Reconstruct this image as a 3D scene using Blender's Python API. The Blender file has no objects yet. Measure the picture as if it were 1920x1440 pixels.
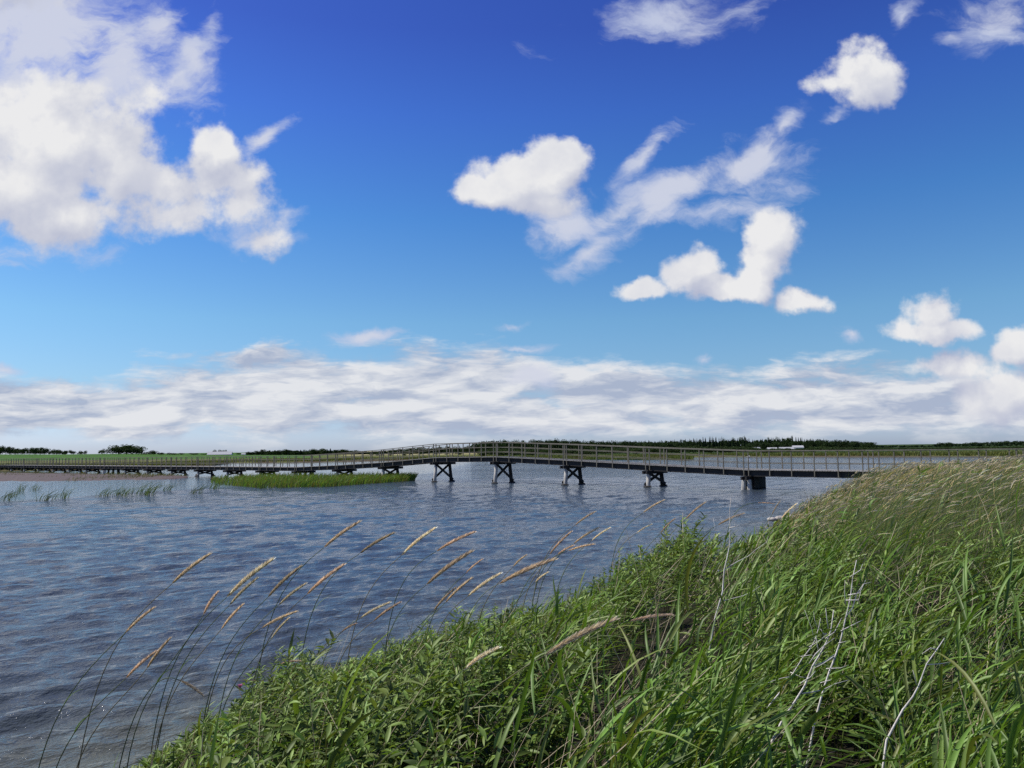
import bpy, math, random
import numpy as np
from mathutils import Vector, Matrix
R = math.radians
random.seed(7); rng = np.random.default_rng(11)
C = bpy.context.scene.collection
scn = bpy.context.scene

# ------------------------------------------------------------------ camera
H = 2.4; F = 1450.0; PITCH = math.atan(126.5/F); ROLL = math.atan(.0125)
_r = Vector((1,0,0)); _u = Vector((0,-math.sin(PITCH),math.cos(PITCH))); _f = Vector((0,math.cos(PITCH),math.sin(PITCH)))
RT = _r*math.cos(ROLL)-_u*math.sin(ROLL); UP = _u*math.cos(ROLL)+_r*math.sin(ROLL)
cam = bpy.data.cameras.new('camera'); camo = bpy.data.objects.new('camera', cam); C.objects.link(camo)
cam.sensor_width = 36; cam.lens = 36*F/1920; cam.clip_start = .05; cam.clip_end = 9000
M = Matrix((RT, UP, -_f)).transposed().to_4x4(); M.translation = (0,0,H); camo.matrix_world = M
scn.camera = camo
scn.cycles.use_denoising = False; scn.cycles.max_bounces = 6; scn.cycles.sample_clamp_direct = 8; scn.cycles.sample_clamp_indirect = 4; scn.cycles.transparent_max_bounces = 4
def pdir(px, py): return RT*((px-960)/F) + UP*((720-py)/F) + _f
def at(px, py, D):                        # point of the place seen at this pixel, D metres ahead
    d = pdir(px, py); return Vector((0,0,H)) + d*(D/d.y)
def onz(px, py, z=0.):
    d = pdir(px, py); return Vector((0,0,H)) + d*((z-H)/d.z)
def toy(x, y, z):                         # world -> pixel (numpy)
    X = x*RT.x+y*RT.y+(z-H)*RT.z; Y = x*UP.x+y*UP.y+(z-H)*UP.z; Z = x*_f.x+y*_f.y+(z-H)*_f.z
    return 960+F*X/Z, 720-F*Y/Z

# ------------------------------------------------------------------ exposure, sun
scn.view_settings.view_transform = 'Standard'; scn.view_settings.look = 'None'
scn.view_settings.gamma = 1; scn.view_settings.exposure = 0; scn.view_settings.use_curve_mapping = False
SUN = Vector((-.95,.24,0)).normalized()*math.cos(R(50)) + Vector((0,0,math.sin(R(50))))
sl = bpy.data.lights.new('sun','SUN'); sl.energy = 4.9; sl.angle = R(.53); sl.color = (1,.96,.89)
so = bpy.data.objects.new('sun', sl); C.objects.link(so); so.rotation_euler = (-SUN).to_track_quat('-Z','Y').to_euler()

# ------------------------------------------------------------------ node helpers
class NT:
    def __init__(s, t): s.t = t; s.n = t.nodes; s.l = t.links
    def new(s, k, **kw):
        n = s.n.new(k)
        for a, b in kw.items(): setattr(n, a, b)
        return n
    def put(s, sock, v):
        if isinstance(v, bpy.types.NodeSocket): s.l.new(v, sock)
        elif v is not None: sock.default_value = v
    def m(s, op, a, b=None, c=None, clamp=False):
        n = s.new('ShaderNodeMath', operation=op); n.use_clamp = clamp
        for i, v in enumerate((a,b,c)): s.put(n.inputs[i], v)
        return n.outputs[0]
    def v(s, op, a, b=None, out=0):
        n = s.new('ShaderNodeVectorMath', operation=op); s.put(n.inputs[0], a)
        if b is not None: s.put(n.inputs[3] if op == 'SCALE' else n.inputs[1], b)
        return n.outputs['Value'] if op in ('LENGTH','DOT_PRODUCT','DISTANCE') else n.outputs[0]
    def xyz(s, x, y, z=0.):
        n = s.new('ShaderNodeCombineXYZ')
        for i, v in enumerate((x,y,z)): s.put(n.inputs[i], v)
        return n.outputs[0]
    def sep(s, v):
        n = s.new('ShaderNodeSeparateXYZ'); s.put(n.inputs[0], v); return n.outputs
    def noise(s, vec, scale=1., det=4., rough=.55, dist=0., dims='3D', w=None):
        n = s.new('ShaderNodeTexNoise', noise_dimensions=dims); s.put(n.inputs['Vector'], vec)
        n.inputs['Scale'].default_value = scale; n.inputs['Detail'].default_value = det
        n.inputs['Roughness'].default_value = rough; n.inputs['Distortion'].default_value = dist
        return n.outputs
    def ss(s, v, a, b, c=0., d=1.):       # smoothstep map
        n = s.new('ShaderNodeMapRange', interpolation_type='SMOOTHSTEP'); s.put(n.inputs[0], v)
        for i, q in enumerate((a,b,c,d)): s.put(n.inputs[i+1], q)
        return n.outputs[0]
    def mix(s, f, a, b):
        n = s.new('ShaderNodeMix', data_type='RGBA'); s.put(n.inputs[0], f)
        s.put(n.inputs[6], a if isinstance(a, bpy.types.NodeSocket) else (*a,1)[:4]); s.put(n.inputs[7], b if isinstance(b, bpy.types.NodeSocket) else (*b,1)[:4])
        return n.outputs[2]
    def ramp(s, f, pts):
        n = s.new('ShaderNodeValToRGB'); s.put(n.inputs[0], f); e = n.color_ramp.elements
        while len(e) < len(pts): e.new(.5)
        for q, (p, c) in zip(e, pts): q.position = p; q.color = (*c,1)
        return n.outputs[0]

# ------------------------------------------------------------------ sky
w = bpy.data.worlds.new('World'); scn.world = w; w.use_nodes = True
w.cycles.sampling_method = 'MANUAL'; w.cycles.sample_map_resolution = 512
T = NT(w.node_tree); T.n.clear()
sky = T.new('ShaderNodeTexSky', sky_type='NISHITA', sun_disc=False, sun_elevation=R(50), sun_rotation=math.atan2(SUN.x, SUN.y),
            air_density=1., dust_density=.7, ozone_density=3.)
g = T.new('ShaderNodeTexCoord').outputs['Generated']
X, Y, Z = T.sep(g)
yy = T.m('MAXIMUM', T.m('ABSOLUTE', Y), .02)
U = T.m('DIVIDE', X, yy); V = T.m('DIVIDE', Z, yy)
P0 = T.xyz(U, V, 0.)
SKYTOP = (.49,.72,1.62); SKYMID = (.50,.86,1.50); SKYLOW = (.86,1.16,1.62)
tint = T.ramp(T.m('MULTIPLY', Z, 1.4), [(0,(.84,1.,1.55)),(.025,(.83,1.,1.52)),(.12,(.63,.84,1.06)),(.23,(.58,.88,1.06)),(.41,(.36,.73,1.13)),(.57,(.30,.55,1.17)),(.69,(.26,.41,1.04)),(1.,(.24,.36,1.))])
tn = T.new('ShaderNodeMix', data_type='RGBA', blend_type='MULTIPLY'); tn.inputs[0].default_value = 1
T.l.new(sky.outputs[0], tn.inputs[6]); T.l.new(tint, tn.inputs[7])
skyc = T.v('SCALE', tn.outputs[2], .116)
# warp
wn = T.noise(P0, 9., 5., .6)[1]; warp = T.v('SCALE', T.v('SUBTRACT', wn, (.5,.5,.5)), .062)
PW = T.v('MULTIPLY', T.v('ADD', P0, warp), (1,1,0))
def uv(px, py): d = pdir(px, py); return d.x/d.y, d.z/d.y
def blobs(lst, soft, boost=1., grow=1.2, off=None):
    acc = lit = None; pw = T.v('ADD', PW, off) if off else PW
    for b in lst:
        px, py, rx, ry = b[:4]; rot = b[4] if len(b) > 4 else 0; amp = b[5] if len(b) > 5 else 1.
        cx, cy = uv(px, py)
        d = T.v('SUBTRACT', pw, (cx, cy, 0))
        if rot:
            n = T.new('ShaderNodeVectorRotate', rotation_type='Z_AXIS'); T.put(n.inputs['Vector'], d); n.inputs['Angle'].default_value = -R(rot); d = n.outputs[0]
        d = T.v('MULTIPLY', d, (F/rx/grow, F/ry/grow, 0))
        k = T.m('MULTIPLY_ADD', T.v('LENGTH', d), -amp*boost, amp*boost)
        acc = k if acc is None else T.m('SMOOTH_MAX', acc, k, soft)
    return acc
solid = [(0,-40,200,80,0,.7),(110,190,190,66,0,.55),(100,265,215,115),(0,350,200,115),(225,300,120,115),(120,400,190,66,0,.75),
 (330,335,60,70,0,.7),(350,395,60,44,0,.5),(400,298,58,66),(425,338,78,58,0,.8),(440,392,84,44,0,.55),(500,440,55,30,20,.45),
 (985,335,120,62),(895,348,62,36),(1055,305,60,45),(1010,372,80,35,0,.8),
 (1452,450,62,78),(1290,505,62,42),(1205,535,62,24,10),(1362,543,84,30,-6),(1415,530,60,34,20),(1428,500,52,42),
 (1508,568,52,28),(1618,140,72,68),(1585,150,66,28,10,.8),
 (1752,582,58,52),(1748,622,98,28),(1770,690,88,30,0,.8),(1905,640,48,40),(1885,745,95,55,0,.9),
 (1460,445,40,50,0,.7)]
wispy = [(995,706,70,26,0,1.2),(1060,420,100,60,20,.9),(1110,470,110,34,28,.8),(1070,492,60,16,20,.6),(1160,390,130,42,30,.8),(1270,350,190,46,36,1.),(1400,300,160,52,36,1.),(1478,245,66,30,48,.9),
 (1215,285,90,24,42,.8),(1400,370,130,50,25,.7),(1560,225,70,16,45,.5),(1275,22,190,50,10,.5),(1305,60,60,48,40,.55),(1400,10,70,34,20,.5),
 (1690,40,64,22,48,.5),(1785,70,60,20,10,.5),(1885,25,120,66,10,.75),(80,60,250,130,0,1.2),(225,120,140,120,0,1.),(60,170,220,80,0,1.1),(300,60,80,80,0,.8),(340,150,50,60,0,.6),(365,120,60,80,20,.8),(488,262,75,24,35,.85),(540,400,44,24,45,.6),
 (395,45,30,60,10,.5),(470,450,100,30,5,.5),(685,637,66,16,4,.8),(980,658,74,14,0,.7),(968,608,34,10,8,.5),(1588,630,24,16,0,.6),(1318,672,22,12,0,.6),(5,690,36,16,0,.7),
 (0,470,240,30,0,.6)]
fb = T.noise(P0, 14., 9., .58)[0]; fb2 = T.noise(T.v('ADD', P0, (-.012,.016,3.)), 14., 3., .5)[0]
fbs = T.m('SUBTRACT', fb, .5)
Bs = blobs(solid, .22, 1., 1.06); Bs2 = blobs(solid, .3, 1., 1.06, (-.016,.030,0)); Bw = blobs(wispy, .3, 1.25, 1.12)
As = T.ss(T.m('MULTIPLY_ADD', fbs, 1.7, Bs), -.06, .40)
n = T.new('ShaderNodeMapping'); T.put(n.inputs['Vector'], PW); n.inputs['Rotation'].default_value = (0,0,-R(38)); n.inputs['Scale'].default_value = (.75,1.5,1)
fw = T.noise(n.outputs[0], 11., 10., .62, .35)[0]
Aw = T.m('MULTIPLY', T.ss(T.m('MULTIPLY_ADD', T.m('SUBTRACT', fw, .5), 3.0, Bw), .0, 1.05), .92)
# horizon bank: stretched layers
hv = T.xyz(T.m('MULTIPLY', U, 1.), T.m('MULTIPLY', V, 4.2), 7.3)
hw = T.v('ADD', hv, T.v('SCALE', T.noise(hv, 5., 4., .6)[1], .14))
h1 = T.noise(hw, 7.5, 9., .58)[0]; h2 = T.noise(T.v('ADD', hw, (-.02,.065,0)), 7.5, 5., .58)[0]
band = [(40,770,430,55),(300,760,420,60),(520,730,330,60),(480,672,90,26,0,.8),(800,720,300,62,0,.95),(1000,780,500,50,0,.9),(1150,735,230,36,0,.9),(1350,760,420,60,0,.9),(1500,740,200,44,0,.7),(1700,770,330,60,0,.9),(1900,760,150,60)]
Bb = blobs(band, .35)
Ab = T.ss(T.m('MULTIPLY_ADD', T.m('SUBTRACT', h1, .5), 1.9, Bb), -.06, .48)
Ab = T.m('MULTIPLY', Ab, T.ss(V, .006, .03, .30, .96))
# beyond the frame: same broken cumulus overhead and round the back
hi = T.noise(T.v('SCALE', T.xyz(T.m('DIVIDE', X, T.m('MAXIMUM', Z, .08)), T.m('DIVIDE', Y, T.m('MAXIMUM', Z, .08)), 1.7), 1.), 1.3, 8., .55)[0]
gate = T.m('MAXIMUM', T.ss(V, .66, .9), T.ss(T.m('ABSOLUTE', U), .78, 1.1))
Ah = T.m('MULTIPLY', T.ss(hi, .53, .68), T.m('MULTIPLY', gate, T.ss(Z, .0, .12)))
# cloud light: bright where the top side faces the sun, grey where thick above
litc = T.m('MULTIPLY_ADD', T.m('SUBTRACT', fb, fb2), 1.7, .80, clamp=True)
core = T.m('MULTIPLY', litc, T.m('MULTIPLY_ADD', T.m('SUBTRACT', Bs, Bs2), 1.0, .86), clamp=True)
CLIT = (.83,.83,.84); CSH = (.40,.44,.60)
soft = T.ss(T.noise(T.v('ADD', P0, (4.,1.,0.)), 7., 5., .6)[0], .30, .60, .70, 1.04); core = T.m('MULTIPLY', core, soft, clamp=True)
ccol = T.mix(core, CSH, CLIT)
lb = T.m('MULTIPLY_ADD', T.m('SUBTRACT', h1, h2), 4.2, .55, clamp=True)
bcol = T.mix(lb, (.40,.46,.60), (.78,.79,.82))
wcol = T.mix(T.ss(Bw, .2, 1.), (.52,.58,.76), (.64,.67,.78))
c = T.mix(Ah, skyc, (.7,.72,.78))
c = T.mix(Ab, c, bcol)
c = T.mix(Aw, c, wcol)
c = T.mix(As, c, ccol)
bg = T.new('ShaderNodeBackground'); T.l.new(c, bg.inputs[0]); bg.inputs[1].default_value = 1.
T.l.new(bg.outputs[0], T.new('ShaderNodeOutputWorld').inputs[0])

# ------------------------------------------------------------------ object helpers
def tag(o, label=None, cat=None, group=None, kind=None):
    if label: o['label'] = label
    if cat: o['category'] = cat
    if group: o['group'] = group
    if kind: o['kind'] = kind
    return o
def link(name, me, parent=None):
    o = bpy.data.objects.new(name, me); C.objects.link(o)
    if parent: o.parent = parent
    return o
def empty(name, loc=(0,0,0), parent=None):
    o = link(name, None, parent); o.location = loc; o.empty_display_size = .2; return o
def mesh(name, v, f, mat, smooth=False, attrs=None):
    """v: (n,3) array, f: list of faces or an (m,k) array"""
    me = bpy.data.meshes.new(name); v = np.asarray(v, dtype=np.float32)
    if isinstance(f, np.ndarray):
        m_, k = f.shape; me.vertices.add(len(v)); me.vertices.foreach_set('co', v.ravel())
        me.loops.add(m_*k); me.loops.foreach_set('vertex_index', f.astype(np.int32).ravel())
        me.polygons.add(m_); me.polygons.foreach_set('loop_start', np.arange(0, m_*k, k, dtype=np.int32))
        me.update(calc_edges=True)
    else:
        me.from_pydata([tuple(map(float,q)) for q in v], [], f); me.update()
    if smooth: me.polygons.foreach_set('use_smooth', np.ones(len(me.polygons), dtype=bool))
    for a, d in (attrs or {}).items():
        d = np.asarray(d, dtype=np.float32)
        if d.ndim == 1: me.attributes.new(a, 'FLOAT', 'POINT').data.foreach_set('value', d)
        else: me.attributes.new(a, 'FLOAT_COLOR', 'POINT').data.foreach_set('color', np.c_[d, np.ones(len(d))].astype(np.float32).ravel())
    me.materials.append(mat); return me
class MB:
    def __init__(s): s.v = []; s.f = []
    def add(s, vs, fs):
        n = len(s.v); s.v += [tuple(q) for q in vs]; s.f += [tuple(i+n for i in q) for q in fs]; return s
    def beam(s, a, b, w, h, up=(0,0,1)):   # box from a to b, w sideways, h along up
        a = Vector(a); b = Vector(b); d = (b-a).normalized(); u = Vector(up); sd = d.cross(u).normalized(); u = sd.cross(d).normalized()
        vs = [p + sd*(i*w/2) + u*(j*h/2) for p in (a,b) for i, j in ((-1,-1),(1,-1),(1,1),(-1,1))]
        return s.add(vs, [(0,1,2,3),(7,6,5,4),(0,4,5,1),(1,5,6,2),(2,6,7,3),(3,7,4,0)])
    def tube(s, pts, rad, n=6):
        pts = [Vector(p) for p in pts]; vs = []; fs = []
        for i, p in enumerate(pts):
            d = (pts[min(i+1,len(pts)-1)]-pts[max(i-1,0)]).normalized()
            a = d.cross(Vector((.3,.9,.2)) if abs(d.y) < .9 else Vector((1,0,0))).normalized(); b = d.cross(a)
            r = rad[i] if hasattr(rad,'__len__') else rad
            vs += [p + a*(r*math.cos(6.2832*k/n)) + b*(r*math.sin(6.2832*k/n)) for k in range(n)]
        for i in range(len(pts)-1):
            for k in range(n): fs.append((i*n+k, i*n+(k+1)%n, (i+1)*n+(k+1)%n, (i+1)*n+k))
        fs += [tuple(range(n))[::-1], tuple(range((len(pts)-1)*n, len(pts)*n))]
        return s.add(vs, fs)
    def me(s, name, mat, smooth=False): return mesh(name, np.array(s.v), s.f, mat, smooth)
def material(name, build):
    m = bpy.data.materials.new(name); m.use_nodes = True; t = NT(m.node_tree)
    b = m.node_tree.nodes['Principled BSDF']; build(t, b); return m
def lin(r, g_, b): return tuple(((q/255+.055)/1.055)**2.4 if q > 10 else q/255/12.92 for q in (r,g_,b))

# ------------------------------------------------------------------ materials
def m_wood(name, c1, c2, rough=.85, sc=3.):
    def f(t, b):
        co = t.new('ShaderNodeTexCoord').outputs['Object']
        n1 = t.noise(co, sc, 6., .65)[0]; n2 = t.noise(t.v('MULTIPLY', co, (1,1,.15)), sc*9, 4., .6)[0]
        t.l.new(t.mix(t.ss(t.m('MULTIPLY_ADD', n2, .5, t.m('MULTIPLY', n1, .5)), .35, .65), c1, c2), b.inputs['Base Color'])
        b.inputs['Roughness'].default_value = rough
        bp = t.new('ShaderNodeBump'); bp.inputs['Strength'].default_value = .4; bp.inputs['Distance'].default_value = .01
        t.l.new(n2, bp.inputs['Height']); t.l.new(bp.outputs[0], b.inputs['Normal'])
    return material(name, f)
W_DARK = m_wood('dark_timber', (.013,.012,.011), (.030,.027,.024))  # very dark timber tone for beams, caps, braces and the far legs
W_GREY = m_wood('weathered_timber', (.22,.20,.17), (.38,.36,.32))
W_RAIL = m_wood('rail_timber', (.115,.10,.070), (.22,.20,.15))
W_PILE = m_wood('sunlit_pile', (.30,.28,.24), (.50,.48,.43))  # pale tone paints sunlight onto the near legs and piles
def flat(name, c, rough=.8):
    def f(t, b):
        n = t.noise(t.new('ShaderNodeTexCoord').outputs['Object'], 1.5, 4.)[0]
        t.l.new(t.mix(n, tuple(q*.8 for q in c), tuple(min(1,q*1.15) for q in c)), b.inputs['Base Color']); b.inputs['Roughness'].default_value = rough
    return material(name, f)
def m_leaf(name, trans=.30, rough=.55, gloss=.03, tt=(1.35,1.35,.55)):
    """leaf colour comes from the mesh attribute 'col' (each leaf's own colour)"""
    m = bpy.data.materials.new(name); m.use_nodes = True; t = NT(m.node_tree); t.n.clear()
    a = t.new('ShaderNodeAttribute', attribute_name='col').outputs['Color']
    oi = t.new('ShaderNodeObjectInfo').outputs['Random']
    hs = t.new('ShaderNodeHueSaturation'); t.l.new(a, hs.inputs['Color']); t.l.new(t.ss(oi,0,1,.80,1.2), hs.inputs['Value'])
    d = t.new('ShaderNodeBsdfDiffuse'); t.l.new(hs.outputs[0], d.inputs[0])
    tr = t.new('ShaderNodeBsdfTranslucent'); tc = t.new('ShaderNodeMix', data_type='RGBA', blend_type='MULTIPLY'); tc.inputs[0].default_value = 1
    t.l.new(hs.outputs[0], tc.inputs[6]); tc.inputs[7].default_value = (*tt,1); t.l.new(tc.outputs[2], tr.inputs[0])
    mx = t.new('ShaderNodeMixShader'); mx.inputs[0].default_value = trans; t.l.new(d.outputs[0], mx.inputs[1]); t.l.new(tr.outputs[0], mx.inputs[2])
    gl = t.new('ShaderNodeBsdfGlossy'); gl.inputs['Roughness'].default_value = rough; gl.inputs[0].default_value = (.9,1,.75,1)
    m2 = t.new('ShaderNodeMixShader'); m2.inputs[0].default_value = gloss; t.l.new(mx.outputs[0], m2.inputs[1]); t.l.new(gl.outputs[0], m2.inputs[2])
    t.l.new(m2.outputs[0], t.new('ShaderNodeOutputMaterial').inputs[0]); return m
LEAF = m_leaf('leaf', .28, .5, .03); REED = m_leaf('reed_leaf', .28, .5, .035); DRY = m_leaf('dry_grass', .3, .6, .02, (1.1,1.03,.85))
TREEL = m_leaf('tree_leaf', .2, .6, .01)
BARK = flat('bark', (.09,.07,.05)); WHITE = flat('white_paint', (.78,.78,.76)); ROOF = flat('pale_roof', (.42,.42,.41))
ROOFR = flat('red_roof', (.35,.12,.08)); WIN = flat('window_glass', (.05,.06,.07), .15); TWIG = m_wood('dead_twig', (.40,.36,.30), (.74,.70,.63), .85, 14.); STONE = flat('stone', (.42,.38,.33))

# ------------------------------------------------------------------ plan of the bank
SH = np.array([(-9,-8),(-6,-2),(-4.4,2.2),(-3.8,4.3),(-2.7,6.2),(-1.75,8.0),(-.2,9.9),(.9,11.7),(2.1,13.3),(3.8,14.5),(5.6,18.2),(8.2,24),(11.2,29.5),(14.4,35),(18.,41),(26,47),(45,53),(90,60)])
def inland(x, y):                          # signed distance from the waterline, + on land
    x = np.asarray(x, float); y = np.asarray(y, float); best = np.full(x.shape, 1e9); sgn = np.ones(x.shape)
    for (x0,y0),(x1,y1) in zip(SH[:-1], SH[1:]):
        dx, dy = x1-x0, y1-y0; t = np.clip(((x-x0)*dx+(y-y0)*dy)/(dx*dx+dy*dy), 0, 1)
        d = np.hypot(x-x0-t*dx, y-y0-t*dy); s = np.where((x-x0)*dy-(y-y0)*dx > 0, 1., -1.)
        m_ = d < best-1e-9; best = np.where(m_, d, best); sgn = np.where(m_, s, sgn)
    return best*sgn
def sst(v, a, b): t = np.clip((v-a)/(b-a), 0, 1); return t*t*(3-2*t)
def wob(x, y, s, seed=0):
    r_ = np.random.default_rng(seed); o = 0
    for i in range(6):
        a = r_.uniform(0, 6.28); k = s*(1+.6*i); o = o + np.sin(k*(x*np.cos(a)+y*np.sin(a))+r_.uniform(0,6.28))/(1+.5*i)
    return o/2.6
def bank_z(x, y):
    d = inland(x, y); s = np.hypot(x, y)
    z = -.45 + .85*sst(d,-.5,.9) + .48*sst(d,.6,4.) + .42*sst(s,9,25)*sst(d,.5,5)
    return z + .07*wob(np.asarray(x,float), np.asarray(y,float), .9, 3)*sst(d,-.2,1)

# ------------------------------------------------------------------ ground sheets
def soil(t, b):
    co = t.new('ShaderNodeTexCoord').outputs['Object']; n1 = t.noise(co, 3., 6., .6)[0]
    t.l.new(t.mix(n1, (.010,.011,.007), (.035,.030,.020)), b.inputs['Base Color']); b.inputs['Roughness'].default_value = .95; b.inputs['Specular IOR Level'].default_value = .03
SOIL = material('bank_soil', soil)
gx = np.linspace(-9,60,140); gy = np.linspace(-8,62,142); GX, GY = np.meshgrid(gx, gy)
def gridf(nr, nc):
    i = np.arange(nr-1)[:,None]*nc + np.arange(nc-1)[None,:]; return np.stack([i, i+1, i+nc+1, i+nc], -1).reshape(-1,4)
o = link('bank', mesh('bank', np.c_[GX.ravel(), GY.ravel(), bank_z(GX, GY).ravel()], gridf(142,140), SOIL, True)); tag(o, kind='structure')
o = link('lake_bed', mesh('lake_bed', [(-6000,-3000,-1.2),(6000,-3000,-1.2),(6000,8000,-1.2),(-6000,8000,-1.2)], [(0,1,2,3)], SOIL)); tag(o, kind='structure')

# far land: a strip whose near edge is the far waterline, rising to fields
SHORE = [(-600,884),(-200,886),(0,883),(300,879),(400,873),(440,868),(640,866),(760,863),(890,861.3),(1150,860),(1280,858),(1330,857.2),(1660,857),(1920,858),(2300,860),(2700,863)]
sx = np.array([q[0] for q in SHORE]); sd_ = np.array([onz(q[0], q[1]).y for q in SHORE]); su = (sx-960)/F
def shore_d(u): return np.interp(u, su, sd_)
def land_z(u, D):
    """height of the far land along direction u at distance D"""
    e = D - shore_d(u)
    ridge = np.interp(u, [(q-960)/F for q in (-500,0,150,400,560,900,1400,1920)], [7.5,5.6,4.6,2.75,1.3,1.0,1.6,1.8])
    return -.5 + .95*sst(e,-8,3) + .25*sst(e,10,120) + (ridge-.7)*sst(D,260,720) + 14*sst(D,1500,5000)
us = np.linspace(-1.25,1.25,500); es = np.concatenate([[-10,-6,-3,-1,0,1,2,4,8], np.geomspace(14,6000,70)])
UU, EE = np.meshgrid(us, es); DD = shore_d(UU)*(1+.02*wob(UU*60, UU*0, 1., 5)) + EE
LZ = land_z(UU, DD) + .10*wob(UU*DD*.2, DD*.2, 1., 9)*sst(EE,5,40)
marsh = np.array([.125,.135,.045]); crop = np.array([.065,.140,.028]); tan = np.array([.38,.34,.17]); scrub = np.array([.045,.075,.022])
pxs = 960+UU*F; nz = .5+.5*wob(UU*DD*.05, DD*.12, 1., 2); nz = np.clip(nz,0,1)[...,None]
col = marsh*(.75+.5*nz) + np.array([.08,.05,.0])*np.clip(nz-.5,0,1)*sst(EE,0,30)[...,None]
k = (sst(DD,330,360)*(1-sst(pxs,560,640)))[...,None]; col = col*(1-k) + crop*(.9+.2*nz)*k
k = (sst(DD,480,560)*sst(pxs,630,660)*(1-sst(pxs,890,900)))[...,None]; col = col*(1-k) + tan*k
k = (sst(DD,225,285)*sst(pxs,900,960))[...,None]; col = col*(1-k) + scrub*k
k = ((1-sst(EE,-2,2)))[...,None]; col = col*(1-k) + np.array([.10,.075,.045])*k
def farland(t, b):
    a = t.new('ShaderNodeAttribute', attribute_name='col').outputs['Color']; co = t.new('ShaderNodeTexCoord').outputs['Object']
    n1 = t.noise(t.v('MULTIPLY', co, (1,.35,1)), .12, 8., .7)[0]
    mm = t.new('ShaderNodeMix', data_type='RGBA', blend_type='MULTIPLY'); mm.inputs[0].default_value = 1
    t.l.new(a, mm.inputs[6]); t.l.new(t.ramp(n1, [(.35,(.55,.55,.55)),(.65,(1.25,1.25,1.2))]), mm.inputs[7]); t.l.new(mm.outputs[2], b.inputs['Base Color']); b.inputs['Roughness'].default_value = 1; b.inputs['Specular IOR Level'].default_value = .05
FARL = material('far_land', farland)
o = link('far_shore', mesh('far_shore', np.c_[(UU*DD).ravel(), DD.ravel(), LZ.ravel()], gridf(len(es),500), FARL, True, {'col': col.reshape(-1,3)})); tag(o, kind='structure')

# ------------------------------------------------------------------ water
th = np.concatenate([np.linspace(-180,-52,30)[:-1], np.linspace(-52,46,620), np.linspace(46,180,30)[1:]])
rr = np.concatenate([[.5,1.5], np.geomspace(2.4,170,640), np.geomspace(190,6000,24)])
TH, RR = np.meshgrid(np.radians(th), rr); WX = RR*np.sin(TH); WY = RR*np.cos(TH)
cell = np.maximum(RR*.0066, RR*.0028)
# calm shallows on the far left, behind a line
def pyw(px, py): q = onz(px, py); return q.x, q.y
L0 = pyw(-100,950); L1 = pyw(420,915); L2 = pyw(800,899)
dcalm = np.minimum(((WY-L0[1]) - (WX-L0[0])*(L1[1]-L0[1])/(L1[0]-L0[0])), 40) + 4.5*wob(WX, WY, .10, 21) + 2.5*wob(WX*.5, WY, .5, 22)
calm = sst(dcalm, -2.5, 5)*(1-sst(WX, -11, -4))
calm = np.maximum(calm, .8*sst(WY, 66+.0*WX, 72)*(1-sst(WX,-2,26))*(.55+.45*wob(WX*.08, WY*.5, .5, 31)))
calm = np.clip(calm,0,1)
hz = np.zeros_like(WX); wr = np.random.default_rng(5)
for i in range(76):
    lam = .13*(1.7/.13)**(i/75.)*wr.uniform(.93,1.07); a = R(-53) + wr.normal(0, R(15 if lam > .6 else 27))
    kx, ky = math.cos(a)*6.2832/lam, math.sin(a)*6.2832/lam
    steep = .040*(.75+.75*math.exp(-((math.log(lam/.42))/.5)**2))*(1 if lam < 1.1 else .6); amp = steep*lam/6.2832
    ph = kx*WX+ky*WY+wr.uniform(0,6.28)
    fade = sst(lam/cell, 2.2, 4.5); s_ = np.sin(ph + .35*np.sin(ph)); hz += amp*fade*s_
hz *= 1.25*(1-.93*calm)*(.85+.22*wob(WX,WY,.35,8))
inl = inland(WX, WY); hz *= 1-.6*sst(inl,-2,0)
shal = np.clip(np.exp(-np.maximum(-inl,0)/1.8)*(RR<60) + .40*sst(-RR,-11,-5) + .35*calm*(WX<0), 0, 1)
def water(t, b):
    at_ = lambda n: t.new('ShaderNodeAttribute', attribute_name=n).outputs['Fac']
    ca, sh = at_('calm'), at_('shallow'); co = t.new('ShaderNodeTexCoord').outputs['Object']
    big = t.noise(co, .5, 3.)[0]
    t.l.new(t.mix(t.m('MULTIPLY', sh, t.ss(big,.3,.7,.6,1.)), (.052,.070,.086), (.088,.090,.058)), b.inputs['Base Color'])
    b.inputs['IOR'].default_value = 1.33; b.inputs['Roughness'].default_value = .07
    rt = t.new('ShaderNodeVectorRotate', rotation_type='Z_AXIS'); t.put(rt.inputs['Vector'], co); rt.inputs['Angle'].default_value = R(53)
    sc = t.v('MULTIPLY', rt.outputs[0], (1.3,.75,1.))
    n1 = t.noise(sc, 6., 4., .62, .2)[0]; n2 = t.noise(sc, 2.6, 5., .62, .2)[0]
    cd = t.v('LENGTH', co)
    far = t.ss(cd, 20., 90.)
    h = t.m('ADD', t.m('MULTIPLY', n1, .042), t.m('MULTIPLY', t.m('MULTIPLY', n2, t.ss(cd, 12., 60., .25, 1.)), .22))
    bp = t.new('ShaderNodeBump'); bp.inputs['Distance'].default_value = 1.; t.l.new(h, bp.inputs['Height'])
    t.l.new(t.m('SUBTRACT', 1., t.m('MULTIPLY', ca, .86)), bp.inputs['Strength']); t.l.new(bp.outputs[0], b.inputs['Normal'])
WAT = material('water', water)
o = link('water', mesh('water', np.c_[WX.ravel(), WY.ravel(), hz.ravel()], gridf(len(rr), len(th)), WAT, True, {'calm': calm.ravel(), 'shallow': shal.ravel()})); tag(o, kind='structure')

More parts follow.
